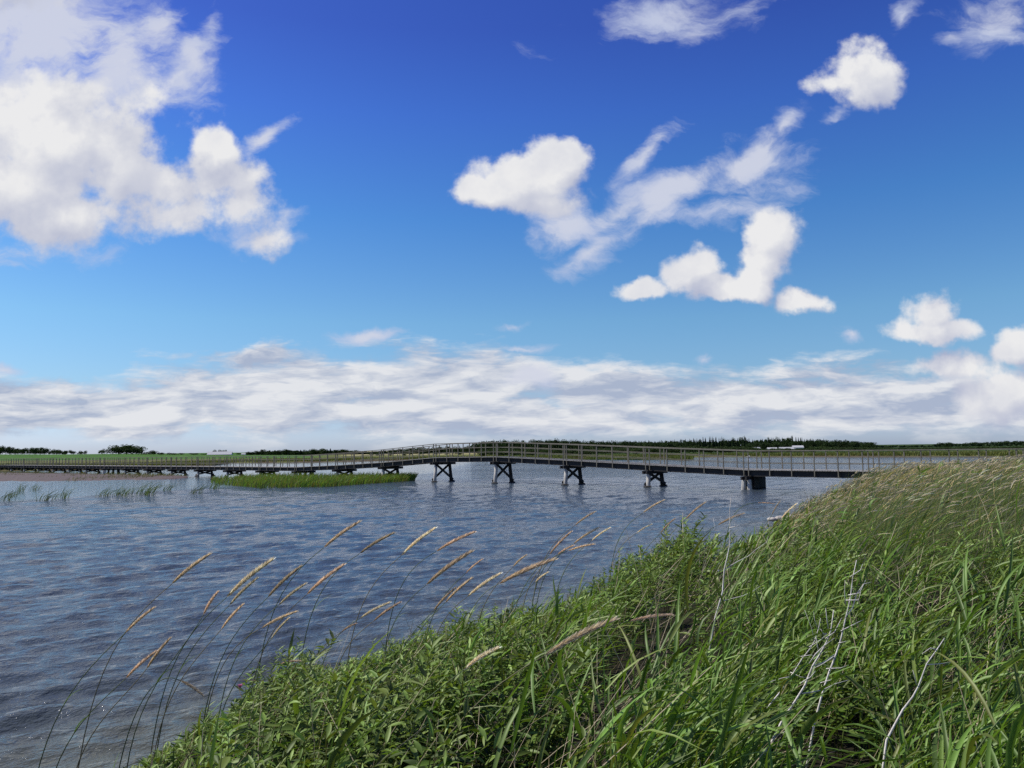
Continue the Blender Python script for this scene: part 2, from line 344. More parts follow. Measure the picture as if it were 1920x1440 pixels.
# ------------------------------------------------------------------ ribbons: many leaves in one array
def ribbons(root, d0, bend, L, W, prof, colr, side=None, fold=0.):
    """root,d0,bend (n,3); L,W (n,); prof widths along the leaf; -> v,f,col"""
    n = len(root); S = len(prof); s = np.linspace(0,1,S)[None,:,None]
    Pn = root[:,None] + L[:,None,None]*(d0[:,None]*s + bend[:,None]*s*s)
    tg = d0[:,None] + 2*bend[:,None]*s; tg /= np.linalg.norm(tg, axis=2, keepdims=True)+1e-9
    if side is None: side = np.tile(np.array([[0,0,1.]]), (n,1))
    sdv = np.cross(tg, side[:,None]); sdv /= np.linalg.norm(sdv, axis=2, keepdims=True)+1e-6
    wd = (W[:,None]*np.asarray(prof)[None,:])[...,None]/2
    if fold:
        nm = np.cross(sdv, tg); v = np.stack([Pn-sdv*wd*.93, Pn-nm*wd*fold, Pn+sdv*wd*.93], 2).reshape(-1,3)
        i = (np.arange(n)[:,None]*S + np.arange(S-1)[None,:])*3
        f = np.concatenate([np.stack([i,i+1,i+4,i+3],-1).reshape(-1,4), np.stack([i+1,i+2,i+5,i+4],-1).reshape(-1,4)])
        return v, f, np.repeat(colr, S*3, axis=0)
    v = np.stack([Pn-sdv*wd, Pn+sdv*wd], 2).reshape(-1,3)
    i = (np.arange(n)[:,None]*S + np.arange(S-1)[None,:])*2
    f = np.stack([i, i+1, i+3, i+2], -1).reshape(-1,4)
    return v, f, np.repeat(colr, S*2, axis=0)
def cat(parts):
    v, f, c_, o_ = [], [], [], 0
    for a, b, c in parts: v.append(a); f.append(b+o_); c_.append(c); o_ += len(a)
    return np.concatenate(v), np.concatenate(f), np.concatenate(c_)
BL = [.55,1.,.95,.62,.06]; LA = [.10,.72,1.,.80,.42,.03]; ST = [1.,.9,.7,.4]
def unit(a): return a/(np.linalg.norm(a, axis=-1, keepdims=True)+1e-9)
WIND = np.array([.93,-.22,0.])
def greens(n, base, var=.25, yellow=.15, g_=rng):
    b = np.asarray(base)*(1+g_.normal(0,var,(n,1)).clip(-.6,.8)); y = g_.random((n,1))**3*yellow*3
    return np.clip(b*(1-y) + np.array([.20,.20,.05])*y, .003, 1)
GREED = (.092,.165,.027); GHERB = (.098,.170,.025); GFINE = (.15,.215,.055); GTAN = (.74,.54,.26)

def stems(base, h, lean, g_=rng):
    """quadratic stems: p(t)=base + up*h*t + lean*h*t^2"""
    def p(t): return base + np.array([0,0,1.])*(h*t)[:,None] - np.array([0,0,.25])*(h*t*t*np.linalg.norm(lean,axis=1))[:,None] + lean*(h*t*t)[:,None]
    return p
def reed_leaves(base, h, g_, per=7, wmul=1., lmul=1., lean_amt=.34, colr=GREED, fold=0.):
    n = len(base); lean = WIND*(lean_amt*g_.uniform(.2,1.5,(n,1))) + g_.normal(0,.15,(n,3))*[1,1,0]
    p = stems(base, h, lean); parts = []
    v = ribbons(base, np.tile([0,0,1.],(n,1)), lean - np.array([0,0,.25])*np.linalg.norm(lean,axis=1)[:,None], h, .006*wmul*np.ones(n), ST, greens(n,np.array(colr)*1.15,.15,.1,g_), side=np.tile([0,1.,0],(n,1))); parts.append(v)
    for j in range(per):
        t = np.clip((j+.6)/per + g_.normal(0,.05,n), .08, 1.); az = (j%2)*math.pi + g_.normal(0,.9,n) + .9
        out = np.stack([np.cos(az), np.sin(az), np.zeros(n)],1)
        d = unit(out*g_.uniform(.3,.95,(n,1)) + WIND*(.35+.5*g_.random((n,1))) + np.array([0,0,1.])*(.75+1.1*t[:,None]*g_.random((n,1))))
        L = lmul*(.20+.30*g_.random(n))*(1.15-.35*t)
        bend = (WIND*.34 + np.array([0,0,-.40]))*g_.uniform(.1,1.3,(n,1)) + g_.normal(0,.06,(n,3))
        W = wmul*(.008+.017*g_.random(n)**1.5)
        tw = unit(np.array([0,0,1.]) + g_.normal(0,.45,(n,3)))
        parts.append(ribbons(p(t), d, bend, L, W, BL, greens(n, colr, .45, .20, g_), tw, fold))
    return cat(parts)
def herb_leaves(base, h, g_, per=22, wmul=1., lean_amt=.22, colr=GHERB, rmul=1., fold=0.):
    n = len(base); lean = WIND*(lean_amt*g_.uniform(.3,1.5,(n,1))) + g_.normal(0,.12,(n,3))*[1,1,0]
    p = stems(base, h, lean); parts = []
    parts.append(ribbons(base, np.tile([0,0,1.],(n,1)), lean - np.array([0,0,.25])*np.linalg.norm(lean,axis=1)[:,None], h, .006*wmul*np.ones(n), ST, greens(n,(.09,.10,.03),.2,.1,g_), side=np.tile([0,1.,0],(n,1))))
    for j in range(per):
        q = (j+.5)/per; t = np.clip(.25+.75*q**.8 + g_.normal(0,.015,n), .1, 1.); az = j*2.4 + g_.normal(0,.35,n)
        out = np.stack([np.cos(az), np.sin(az), np.zeros(n)],1)
        d = unit(out + WIND*.25 + np.array([0,0,1.])*(.25+1.1*max(0,q-.55)*2)*g_.uniform(.5,1.3,(n,1)))
        L = rmul*(.045+.095*g_.random(n))*(1.15-.55*q); W = wmul*L*(.17+.10*g_.random(n))
        bend = np.array([0,0,-.38])*g_.uniform(.2,1.3,(n,1)) + g_.normal(0,.08,(n,3))
        tw = unit(np.array([0,0,1.]) + g_.normal(0,.35,(n,3)))
        cc = np.array(colr)*(1-.15*(1-q)) + np.array([.16,.17,.05])*max(0,q-.70)*1.6
        parts.append(ribbons(p(t), d, bend, L, W, LA, greens(n, cc, .40, .16, g_), tw, fold))
    return cat(parts)
def fine_grass(base, h, g_, colr, w0=.004, lean_amt=.75):
    n = len(base); lean = WIND*(lean_amt*g_.uniform(.35,1.5,(n,1))) + g_.normal(0,.20,(n,3))*[1,1,0]
    return ribbons(base, np.tile([0,0,1.],(n,1)), lean - np.array([0,0,.42])*np.linalg.norm(lean,axis=1)[:,None]*.8, h, w0, [1.,.95,.75,.45,.05], colr, unit(np.array([0,1.,.3])+g_.normal(0,.5,(n,3))))
def stuff(name, label, cat_, vfc, mat, group=None):
    v, f, c_ = vfc; o = link(name, mesh(name, v, f, mat, False, {'col': c_})); tag(o, label, cat_, group, 'stuff'); return o

# skyline of the bank in the photograph, as a limit on plant height
SK = np.array([(-200,1600),(190,1440),(300,1385),(420,1310),(500,1235),(545,1190),(600,1240),(700,1200),(820,1150),(900,1130),(1000,1120),(1090,1095),(1130,1045),(1200,1010),(1280,962),(1310,1000),(1400,988),(1450,960),(1495,930),(1560,893),(1620,862),(1700,864),(1800,860),(1900,851),(2300,845)])
def cap_height(x, y, zb, h, over=None):
    """plants here grow no taller than the bank's outline shows"""
    D = y; px = 960+F*x/D; sky_ = np.interp(px, SK[:,0], SK[:,1]); hor = 858.5-.0125*px
    zt = H - (sky_-hor)*D/F
    d_ = inland(x, y); edge = np.minimum(np.maximum(zt-zb, .04), 1.4)*np.exp(-np.maximum(d_-.4,0)/3.)*sst(px,60,420)
    # clumps and hollows in the growth
    cl = 1 + .30*wob(x, y, 2.6, 41) + .22*wob(x, y, 5.5, 42)
    hh_ = np.minimum(np.maximum(h, edge)*cl, np.maximum(zt - zb, .04))
    hol = sst(px,1340,1390)*(1-sst(px,1560,1620))*(1-sst(D,3.7,4.2))     # open hollow round the bare branches
    hol2 = np.exp(-((x-.95)**2+(y-4.6)**2)/.18)+np.exp(-((x-2.6)**2+(y-8.3)**2)/.35)+np.exp(-((x-2.2)**2+(y-5.6)**2)/.12)
    zl = H - (1520-hor)*D/F
    hh_ = np.where(hol > .3, np.minimum(hh_, np.maximum(zl-zb, .05)), hh_)
    hol5 = (px > 1640) & (px < 1790) & (D < 2.55)
    hh_ = np.where(hol5, np.minimum(hh_, np.maximum(H-(1400-hor)*D/F-zb, .05)), hh_)
    return hh_*(1-.75*np.clip(hol2,0,1))
def scatter(n, g_, dmin, dmax, umin=-.75, umax=.78, pw=1.):
    u = g_.uniform(umin,umax,n); D = dmin*(dmax/dmin)**(g_.random(n)**pw); x = u*D; y = D
    d = inland(x, y); ok = (d > .02) & (np.hypot(x,y) > 1.5); x, y, d = x[ok], y[ok], d[ok]
    return x, y, bank_z(x, y), d
def gapmask(x, y, t=-.22): return wob(x,y,3.3,51)+.6*wob(x,y,6.8,52) > t
def zones(x, y, z):
    px, py = toy(x, y, z+.6); nz_ = wob(x, y, 1.1, 13)
    fine = sst(px,1380,1500)*(1-sst(py, 965, 1010))
    right = sst(px,1700,1800)*(1-sst(py,1080,1140))*sst(py,880,930)
    herb = np.clip(1-sst(px,640,960),0,1)*.92 + .9*sst(px,1050,1110)*(1-sst(px,1290,1340))*(1-sst(py,1120,1190)) + .95*right + .30*(nz_>.0)
    herb = np.clip(herb,0,.95); herb = np.where((px>640)&(px<1000)&(py<1300), np.maximum(herb,.7), herb)
    return np.clip(fine,0,1), herb

g1 = np.random.default_rng(101)
# 1) broad-bladed reeds mass
x, y, z, d = scatter(8600, g1, 1.7, 26, pw=.8); fi, he = zones(x, y, z); r_ = g1.random(len(x)); keep = (r_ > he) & (g1.random(len(x)) > fi*.85) & (gapmask(x,y,-.08) | (y > 13))
x, y, z = x[keep], y[keep], z[keep]; h = cap_height(x, y, z, g1.uniform(.45,.95,len(x))*(1+.1*wob(x,y,1.,4)))*g1.uniform(.8,1,len(x))
k = h > .12; x, y, z, h = x[k], y[k], z[k], h[k]; wm = np.clip(y/7,1,2.2)
h = h*g1.uniform(.82,1.0,len(h)); stuff('reed_bed', 'dense mass of broad green grass blades leaning right on the near bank', 'reeds', cat([reed_leaves(np.c_[x,y,z-.03][q], h[q], g1, 8, wmul=wm[q], fold=fo) for q, fo in ((y<5.5,.55),(y>=5.5,0.))]), REED)
print('reeds', len(x))
# 2) leafy herb mass
x, y, z, d = scatter(13000, g1, 1.8, 24, pw=.8); fi, he = zones(x, y, z); keep = (g1.random(len(x)) < he*1.02+.06) & (g1.random(len(x)) > fi*.9) & (gapmask(x,y,.0) | (y > 14))
x, y, z = x[keep], y[keep], z[keep]; h = cap_height(x, y, z, g1.uniform(.35,.85,len(x)))*g1.uniform(.82,1,len(x))
k = h > .10; x, y, z, h = x[k], y[k], z[k], h[k]
stuff('leafy_undergrowth', 'tangle of small pointed green leaves covering the water side of the bank', 'undergrowth', cat([herb_leaves(np.c_[x,y,z-.03][q], h[q], g1, 20, wmul=np.clip(y/8,1,1.8)[q], rmul=np.clip(y/9,1,1.6)[q], fold=fo) for q, fo in ((y<6.,.4),(y>=6.,0.))]), LEAF)
print('herbs', len(x))
# 3) fine grass everywhere, tan and green, thick toward the far end
x, y, z, d = scatter(34000, g1, 5., 46, umin=-.5, pw=.62); fi, he = zones(x, y, z); keep = g1.random(len(x)) < .12+fi
x, y, z, d = x[keep], y[keep], z[keep], d[keep]; h = cap_height(x, y, z, g1.uniform(.65,1.3,len(x)))*g1.uniform(.8,1,len(x)); k = h > .1; x, y, z, h = x[k], y[k], z[k], h[k]
pt = np.clip(.46 + .75*wob(x, y, .45, 17) + .3*wob(x,y,1.7,19), 0, 1)*sst(y, 8, 14)
tn_ = (g1.random(len(x)) < pt*.62)[:,None]; cc = np.where(tn_, greens(len(x), GTAN, .2, .0, g1), greens(len(x), GFINE, .3, .2, g1))
stuff('wild_grass', 'wind-bent wild grass, partly straw coloured, covering the far end of the bank', 'grass', fine_grass(np.c_[x,y,z-.02], h*1.15, g1, cc, w0=.004*np.clip(y/6,1,4)), DRY)
print('fine', len(x))
# 4) low grass fringing the waterline and underlayer
x, y, z, d = scatter(26000, g1, 1.6, 22, pw=.8); k = g1.random(len(x)) < .12+.7*(d<.8); x, y, z = x[k], y[k], z[k]
h = cap_height(x, y, z, g1.uniform(.18,.5,len(x)))
stuff('low_grass', 'short dark green grass growing low between the taller bank plants', 'grass', fine_grass(np.c_[x,y,z-.02], h, g1, greens(len(x), (.055,.095,.024), .35, .3, g1), w0=.006*np.clip(y/7,1,2.5), lean_amt=.5), REED)
# dead pale stalks standing and lying among the green
x, y, z, d = scatter(2600, g1, 1.9, 14, pw=.8); n = len(x); a = g1.normal(.5,.9,n); L = g1.uniform(.25,.7,n)
dd = unit(np.c_[np.cos(a)*.8, np.sin(a)*.5, g1.uniform(.15,1.2,n)]); hb = cap_height(x, y, z, np.full(n,.8))
stuff('dead_stalks', 'thin pale dead stalks lying and standing among the green bank plants', 'stalks', ribbons(np.c_[x,y,z+hb*g1.uniform(0,.45,n)], dd, g1.normal(0,.12,(n,3)), np.minimum(L, np.maximum(hb*.8,.05)), .0032*np.clip(y/4,1,2.5), [1.,.9,.8,.7,.5], greens(n,(.42,.34,.22),.35,0,g1), unit(g1.normal(0,1,(n,3)))), DRY)
# 5) seed heads of the far grass
def spike(n_leaf=70, L=.14, seed=0, colr=(.50,.36,.20)):
    g_ = np.random.default_rng(seed); t = np.linspace(0,1,n_leaf); cx = t*L; cz = -.10*L*t*t*2
    root = np.c_[cx, np.zeros(n_leaf), cz]; a = np.arange(n_leaf)*2.4; r = .5+.5*np.sin(np.pi*np.clip(t*.9+.08,0,1))
    d = unit(np.c_[.9+0*a, .55*np.cos(a)*r, .55*np.sin(a)*r]); cc = greens(n_leaf, colr, .28, 0, g_)
    return ribbons(root, d, np.zeros((n_leaf,3)), (.012+.008*r)*L/.14, .0052*np.ones(n_leaf)*L/.14, [.4,1.,.2], cc, unit(np.c_[0*a, np.sin(a), -np.cos(a)]+.01))

# ------------------------------------------------------------------ individual foreground plants
def transform_mesh(vfc, name, mat): v, f, c_ = vfc; return mesh(name, v, f, mat, False, {'col': c_})
g2 = np.random.default_rng(77)
# reed plants: stem + each leaf its own object
leaf_protos = []
for j in range(12):
    L = .30+.02*j; cc = greens(1, GREED, .2, .25, g2); n1 = np.ones(1)
    v = ribbons(np.zeros((1,3)), unit(np.array([[.8,0,.75+.05*(j%5)]])), np.array([[.22,.05*(j%3-1),-.42-.03*(j%4)]]), L*n1, (.014+.0012*(j%6))*n1, [.5,.9,1.,.92,.7,.42,.03], cc, unit(np.array([[.1*(j%3-1),.3*(j%4-1.5),1.]])), .5)
    leaf_protos.append(transform_mesh(v, 'leaf', REED))
stem_protos = []
for j in range(5):
    lean = WIND*(.30+.10*j); mb = MB(); pts = [Vector((0,0,0))+Vector((0,0,1))*t - Vector((0,0,.2))*t*t*np.linalg.norm(lean) + Vector(lean)*t*t for t in np.linspace(0,1,7)]
    mb.tube(pts, [.0042,.004,.0036,.003,.0026,.002,.001], 5); me = mb.me('stem', REED, True)
    me.attributes.new('col','FLOAT_COLOR','POINT').data.foreach_set('color', np.tile([.10,.14,.04,1], len(me.vertices)).astype(np.float32)); stem_protos.append((me, pts))
x, y, z, d = scatter(900, g2, 1.9, 5.2, umin=-.35, umax=.68); fi, he = zones(x, y, z); k = g2.random(len(x)) > he; x, y, z = x[k][:110], y[k][:110], z[k][:110]
h = cap_height(x, y, z, g2.uniform(.6,.98,len(x)))
for i in range(len(x)):
    if h[i] < .3: continue
    rt = empty('reed_plant', (x[i], y[i], z[i]-.02)); px, py = toy(x[i], y[i], z[i]+h[i])
    where = 'near the bottom edge' if py > 1280 else 'in mid bank' if py > 1120 else 'near the crest'
    side_ = 'right of the bare white twigs' if px > 1560 else 'around the bare white twigs' if px > 1380 else 'left of the bare white twigs'
    tag(rt, 'wind-bent broad-leaved reed %s, %s' % (where, side_), 'reed', 'tall broad-leaved reeds on the near bank')
    me, pts = stem_protos[i%5]; s = link('stem', me, rt); s.scale = (h[i],)*3
    for j in range(7):
        t = .2+.78*j/6; q = pts[0]+Vector((0,0,1))*t - Vector((0,0,.2))*t*t*(pts[-1].xy.length) + (pts[-1]-Vector((0,0,pts[-1].z)))*t*t
        l = link('leaf', leaf_protos[(i*5+j*3)%12], rt); l.location = q*h[i]
        az = (j%2)*2.3-1.3 + g2.normal(0,.55); l.rotation_euler = (g2.normal(0,.25), g2.normal(-.25,.3), az); sc = (.85+.45*g2.random())*(1.1-.35*t); l.scale = (sc,)*3
# leafy herbs
herb_protos = []
for j in range(8):
    v = herb_leaves(np.zeros((1,3)), np.ones(1), g2, 44, wmul=1.05, colr=(.080,.155,.026) if j%3 else (.12,.185,.045), rmul=1.6, lean_amt=.15+.06*(j%4), fold=.4)
    ns = 8; stm = (v[0][:ns], v[1][:3], v[2][:ns]); fol = (v[0][ns:], v[1][3:]-ns, v[2][ns:])
    herb_protos.append((transform_mesh(stm,'stem',LEAF), transform_mesh(fol,'foliage',LEAF)))
def place_herb(x_, y_, z_, h_, j, label, group='leafy herbs along the water side of the bank'):
    rt = empty('leafy_herb', (x_, y_, z_-.02)); rt.rotation_euler = (0,0,g2.uniform(-.5,.5)); tag(rt, label, 'plant', group)
    s = link('stem', herb_protos[j][0], rt); s.scale = (h_,)*3; f = link('foliage', herb_protos[j][1], rt); f.scale = (h_,)*3; tag(f, kind='stuff'); return rt
x, y, z, d = scatter(2500, g2, 2.6, 10, umin=-.52, umax=.6); fi, he = zones(x, y, z); k = (g2.random(len(x)) < he) & gapmask(x,y,.1); x, y, z = x[k][:150], y[k][:150], z[k][:150]
h = cap_height(x, y, z, g2.uniform(.5,.9,len(x)))
for i in range(len(x)):
    if h[i] < .2: continue
    px, py = toy(x[i], y[i], z[i]+h[i])
    lab = ('bushy green herb with pointed leaves in the lower left corner of the bank' if px < 640 else 'leafy green herb at the waterline left of the reeds' if px < 1050 else
           'leafy green herb on the hump of plants right of the long seed heads' if px < 1340 else 'leafy green herb among the grasses at the right side of the bank')
    place_herb(x[i], y[i], z[i], h[i], i%8, lab)
k_ = 0
for px in np.arange(395, 1335, 24):
    for rep_ in range(3):
        pxx = px+random.uniform(-14,14); u = (pxx-960)/F; Ds = np.linspace(3.5,18,300); din = inland(u*Ds, Ds); idx = np.where(din > .05+.45*rep_)[0]
        idx = idx[Ds[idx] < Ds[np.where(din > -.1)[0][-1]]] if len(idx) else idx
        if not len(idx): continue
        D = Ds[idx[-1]]; ytop = np.interp(pxx, SK[:,0], SK[:,1])+random.uniform(-14,16)+6*rep_; zt = at(pxx, ytop, D).z; zb = float(bank_z(u*D, D)); hh = min(max(zt-zb,.25), 1.5)
        lab = ('bushy herb at the lower left outline of the bank against the water' if px < 640 else 'leafy herb at the bank outline left of the green hump' if px < 1050 else 'dark leafy herb on the green hump against the water')
        rt = place_herb(u*D-.1*hh, D, zb, hh, k_%8, lab, 'leafy herbs lining the outline of the bank'); k_ += 1
        for ch in rt.children: ch.scale = (min(hh,.85)*1.05,)*2+(hh,)
for px, py, D, hh, lab in ((545,1178,5.2,.75,'tall leafy herb standing up highest at the lower left outline of the bank'),(1285,955,11.5,1.0,'leafy herb forming the peak of the green hump against the water'),
        (1503,925,15.5,1.25,'tall dark leafy plant rising beside the pale stones at the water edge'),(440,1280,4.4,.55,'leafy herb carrying a small pink flower above the water')):
    p = at(px, py, D)
    rt = place_herb(p.x-.12, p.y, max(float(bank_z(p.x,p.y)), p.z-hh), p.z-max(float(bank_z(p.x,p.y)), p.z-hh)+.05, 3, lab)
    if 'pink' in lab:
        PINK = flat('pink_petal', (.55,.16,.28)); mb = MB()
        for a in range(14):
            an = a*2.4; q = Vector((math.cos(an)*.014*(a/14), math.sin(an)*.014*(a/14), .01)); mb.beam((0,0,0), q*1.3+Vector((0,0,.006)), .005, .002)
        f = link('flower', mb.me('flower', PINK), rt); p2 = at(450,1290,4.35); f.location = rt.matrix_basis.inverted() @ p2

# grass stalks with seed heads, one by one
head_me = [transform_mesh(cat([spike(110,.14,s,c_), spike(60,.12,s+50,c_)]), 'seed_head', DRY) for s, c_ in ((1,(.72,.58,.42)),(2,(.60,.50,.36)),(3,(.80,.70,.51)),(4,(.66,.51,.38)))]
STALK = m_leaf('stalk', .1, .5, .03)
HEADS = [(236,1186,287,1140),(322,1095,390,1040),(425,1120,507,1050),(382,1152,406,1109),(415,1180,454,1134),(502,1120,561,1063),(522,1135,571,1095),(575,1115,641,1060),(607,1027,671,979),(674,1038,735,1000),(753,1041,813,991),(818,1034,886,998),(799,1097,880,1035),(490,1178,553,1147),(507,1200,540,1160),(236,1272,290,1222),(275,1254,317,1198),(338,1276,380,1300),(674,1160,728,1130),(700,1165,748,1130),(813,1145,852,1103),(835,1130,882,1085),(875,1120,935,1076),(873,1075,903,1049),(935,1095,1035,1049),(962,1063,985,1040),(1003,1092,1026,1072),(1030,1040,1069,998),(1078,985,1114,960),(1075,1020,1120,990),(1108,1015,1142,990),(1045,1040,1073,1022),(1065,1033,1112,1020),(1205,962,1243,938),(1193,1000,1221,983),(1238,1000,1264,973),(1284,975,1320,943),(1020,1230,1147,1162),(870,1256,930,1212),(1180,1165,1255,1152),(1060,1145,1125,1128),(525,1245,562,1237),(430,1135,480,1085),(640,1185,666,1168),(1345,985,1392,963),(1447,966,1462,940),(1463,975,1492,945),(1420,943,1450,944)]
ORD = ('standing farthest left over the open water','with a long arched head over the water, second from the left')
used = set()
for i, (x0,y0,x1,y1) in enumerate(HEADS):
    D = 4.3+(x0-190)/1000*5 if y0 < 1220 or x0 < 600 else 3.2
    if (x0,y0) in ((1020,1230),): D = 2.9
    if x0 > 1150: D = 11. if y0 < 1010 else 4.
    A = at(x0,y0,D); B = at(x1,y1,D-.03); dv = B-A; L = dv.length
    bx = A.x-.30*(A.z+.2); by = A.y-.05; zb = float(bank_z(bx,by)); zb = max(zb,-.4)
    root = Vector((bx, by, zb)); rt = empty('grass_stalk', root)
    side_ = 'far left over water' if x0 < 450 else 'left over water' if x0 < 700 else 'over mid water' if x0 < 960 else 'near the green hump' if x0 < 1300 else 'beside the far grass'
    big = 'long' if L > .42*D/5 else 'short'
    hgt = 'high' if y1 < 1045 else 'low' if y1 > 1150 else 'middling'
    tag(rt, '%s tan seed head on a stalk reaching %s, %s' % (big, hgt, side_), 'grass stalk', 'tall grass stalks with seed heads along the bank')
    if i == 0: rt['label'] = 'leftmost upright grass stalk with a brown seed head over the open water'
    if i == 1: rt['label'] = 'tall grass stalk with a long arched seed head, second from the left over the water'
    if i == 17: rt['label'] = 'grass stalk whose seed head droops down to the right, low at the left'
    if i == 8: rt['label'] = 'tallest grass stalk at the left, its reddish head highest against the water'
    if i == 37: rt['label'] = 'thick double seed head lying across the leaves in the middle of the bank'
    if i == 24: rt['label'] = 'long arched pale seed head crossing others where bank plants meet the water'
    a = A-root; t1 = Vector((dv.x,dv.y,dv.z)).normalized()*a.length*.35; m1 = Vector((a.x*.12, a.y*.2, a.z*.55))
    pts = [Vector((0,0,0))*(1-t)**3 + m1*3*t*(1-t)**2 + (a-t1)*3*t*t*(1-t) + a*t**3 for t in np.linspace(0,1,12)]
    mb = MB(); mb.tube(pts, list(np.linspace(.0036,.0022,12)*(D/4.6)**.5), 5); me = mb.me('stem', STALK, True)
    sc_ = [(.10,.12,.05),(.16,.13,.07),(.07,.10,.04)][i%3]; me.attributes.new('col','FLOAT_COLOR','POINT').data.foreach_set('color', np.tile([*sc_,1], len(me.vertices)).astype(np.float32)); link('stem', me, rt)
    hd = link('seed_head', head_me[i%4], rt); hd.location = a; xz = dv.normalized(); yv = Vector((0,0,1)).cross(xz).normalized(); zv = xz.cross(yv)
    # arched heads: start steeper than the chord
    mr = Matrix((xz, yv, zv)).transposed() @ Matrix.Rotation(-.10, 3, 'Y'); hd.rotation_euler = mr.to_euler(); s = L/.14; wsc = (.62*s if L > .2 else .85*s); hd.scale = (s, wsc, wsc)
    if i%3 == 0:
        lf = link('leaf', leaf_protos[i%12], rt); lf.location = pts[5]; lf.scale = (.6,.45,.6); lf.rotation_euler = (0,-.4,random.uniform(-.5,.5))
# seed heads of the far wild grass
x, y, z, d = scatter(9000, g2, 7., 36, umin=.18, pw=.7); fi, he = zones(x, y, z); k = g2.random(len(x)) < fi*.22; x, y, z = x[k], y[k], z[k]
h = cap_height(x, y, z, g2.uniform(.9,1.35,len(x)))*g2.uniform(.75,1.04,len(x)); print('far heads', len(x)); n = len(x)
parts = []
lean = WIND*g2.uniform(.35,.7,(n,1)) + g2.normal(0,.1,(n,3))*[1,1,0]; stb = lean - np.array([0,0,.25])*np.linalg.norm(lean,axis=1)[:,None]
cc = greens(n, (.80,.70,.48), .22, 0, g2); wm = np.clip(y/9,1,2.6)
parts.append(ribbons(np.c_[x,y,z], np.tile([0,0,1.],(n,1)), stb, h, .003*wm, [1,1,.9,.8], cc*.6, np.tile([0,1.,0],(n,1))))
tip = np.c_[x,y,z] + (np.array([[0,0,1.]])+stb)*h[:,None]; dd = unit(np.array([[0,0,1.]])+2*stb)
for q in range(2): parts.append(ribbons(tip, dd, (WIND*.2-np.array([0,0,.25]))*np.ones((n,1)), g2.uniform(.10,.17,n), .011*wm, [.3,1.,.95,.8,.2], cc, np.tile([[0,1.,0],[0,0,1.]][q],(n,1))))
stuff('seed_head_grass', 'pale seed heads of tall grass bending right at the far end of the bank', 'grass', cat(parts), DRY)

# dead twigs
OFS = lambda q: (1280+q[0]/2.667, 900+q[1]/2.667)
def twig(D, polys, r0, label):
    P = [[at(*OFS(q), D-.004*j) for i_, q in enumerate(pl)] for j, pl in enumerate(polys)]
    base = P[0][0]; rt = empty('dead_branch', base); tag(rt, label, 'branch', 'bare white branches on the bank')
    for j, pl in enumerate(P):
        mb = MB(); n_ = len(pl); r1 = r0 if j == 0 else r0*.5
        # extend the main stem down to the ground
        if j == 0: pl = [Vector((base.x-.10, base.y+.02, max(float(bank_z(base.x,base.y)), base.z-.8)))] + pl; n_ += 1
        if j: # start on the main stem
            m0 = min(P[0], key=lambda q: (q-pl[0]).length); 
            pl = [pl[0] + Vector((0,.004*j,0))] + pl[1:]
        mb.tube([q-base for q in pl], list(np.linspace(r1, r1*.3, n_)), 5)
        link('stem' if j == 0 else 'twig', mb.me('twig', TWIG, True), rt)
def sprigs(main, n, ln, sgn, seed):
    r_ = random.Random(seed); out = []
    for _ in range(n):
        i = r_.randrange(len(main)//2, len(main)-1); a, b = main[i], main[i+1]; t = r_.random(); p = (a[0]+(b[0]-a[0])*t, a[1]+(b[1]-a[1])*t)
        s = r_.choice((-1,1)) if sgn == 0 else sgn; q1 = (p[0]+s*ln*.22+6, p[1]-ln*.42); q2 = (q1[0]+(s*.3+.22)*ln*r_.uniform(.4,1.), q1[1]-ln*r_.uniform(.35,.6)); out.append([p, q1, q2]); out.append([q1, (q1[0]+s*ln*.35, q1[1]-ln*.22)])
    return out
m1 = [(165,680),(200,560),(208,450),(222,390),(235,330),(238,240),(236,150),(242,88)]
twig(5.2, [m1, [(208,450),(270,410),(330,380),(370,345),(420,310),(428,280)], [(205,605),(300,580),(345,560),(390,530)], [(200,330),(180,280),(165,250),(152,190)], [(236,240),(280,230),(325,215)], [(238,200),(300,165)]], .0060, 'tall bare white branch standing above the green hump in front of the water')
m2 = [(370,1430),(440,1320),(500,1200),(560,1110),(610,1030),(650,930),(690,865),(725,800),(742,750),(755,650)]
twig(2.95, [m2, [(655,930),(700,915),(760,870)], [(600,1072),(650,1060),(700,1050),(760,1020),(830,1000)], [(480,1280),(505,1262),(530,1250)], [(690,865),(675,835),(668,790)], [(725,800),(760,760),(795,690)], [(742,750),(722,700),(715,640)],
 [(735,780),(705,770),(690,745)], [(650,930),(665,870),(705,830),(760,790)], [(610,1030),(640,985),(665,955)]], .0056, 'longest bare white branch, thick at the bottom edge, leaning right')
m3 = [(310,1330),(380,1200),(430,1130),(480,1070),(520,1010),(550,970),(600,890),(640,840),(662,800),(680,740),(690,690)]
twig(3.05, [m3, [(550,985),(500,990),(450,1005),(410,1020)], [(662,800),(645,740),(610,650)], [(680,740),(660,700),(655,660)], [(640,840),(690,800),(720,770)], [(600,890),(640,875),(680,880)], [(550,970),(590,985),(640,990)]], .0036, 'thin bare white branch leftmost of the three crossing the dark hollow')
m4 = [(660,1210),(690,1100),(710,1030),(735,955),(760,890),(785,820),(800,760),(815,690),(830,630),(840,580),(850,490),(870,400)]
twig(3.1, [m4, [(815,690),(850,640),(870,570),(905,520),(945,510)], [(760,885),(700,920),(650,945)], [(785,820),(825,805)], [(800,760),(850,725),(900,700)], [(840,580),(885,565),(915,500)], [(850,490),(890,450),(900,420)], [(830,630),(810,560),(812,500)],
 [(735,955),(790,940),(830,925)], [(835,610),(880,600),(890,560)], [(710,1030),(740,1000),(765,1000)]], .0046, 'bare white branch on the right of the dark hollow with many side twigs')
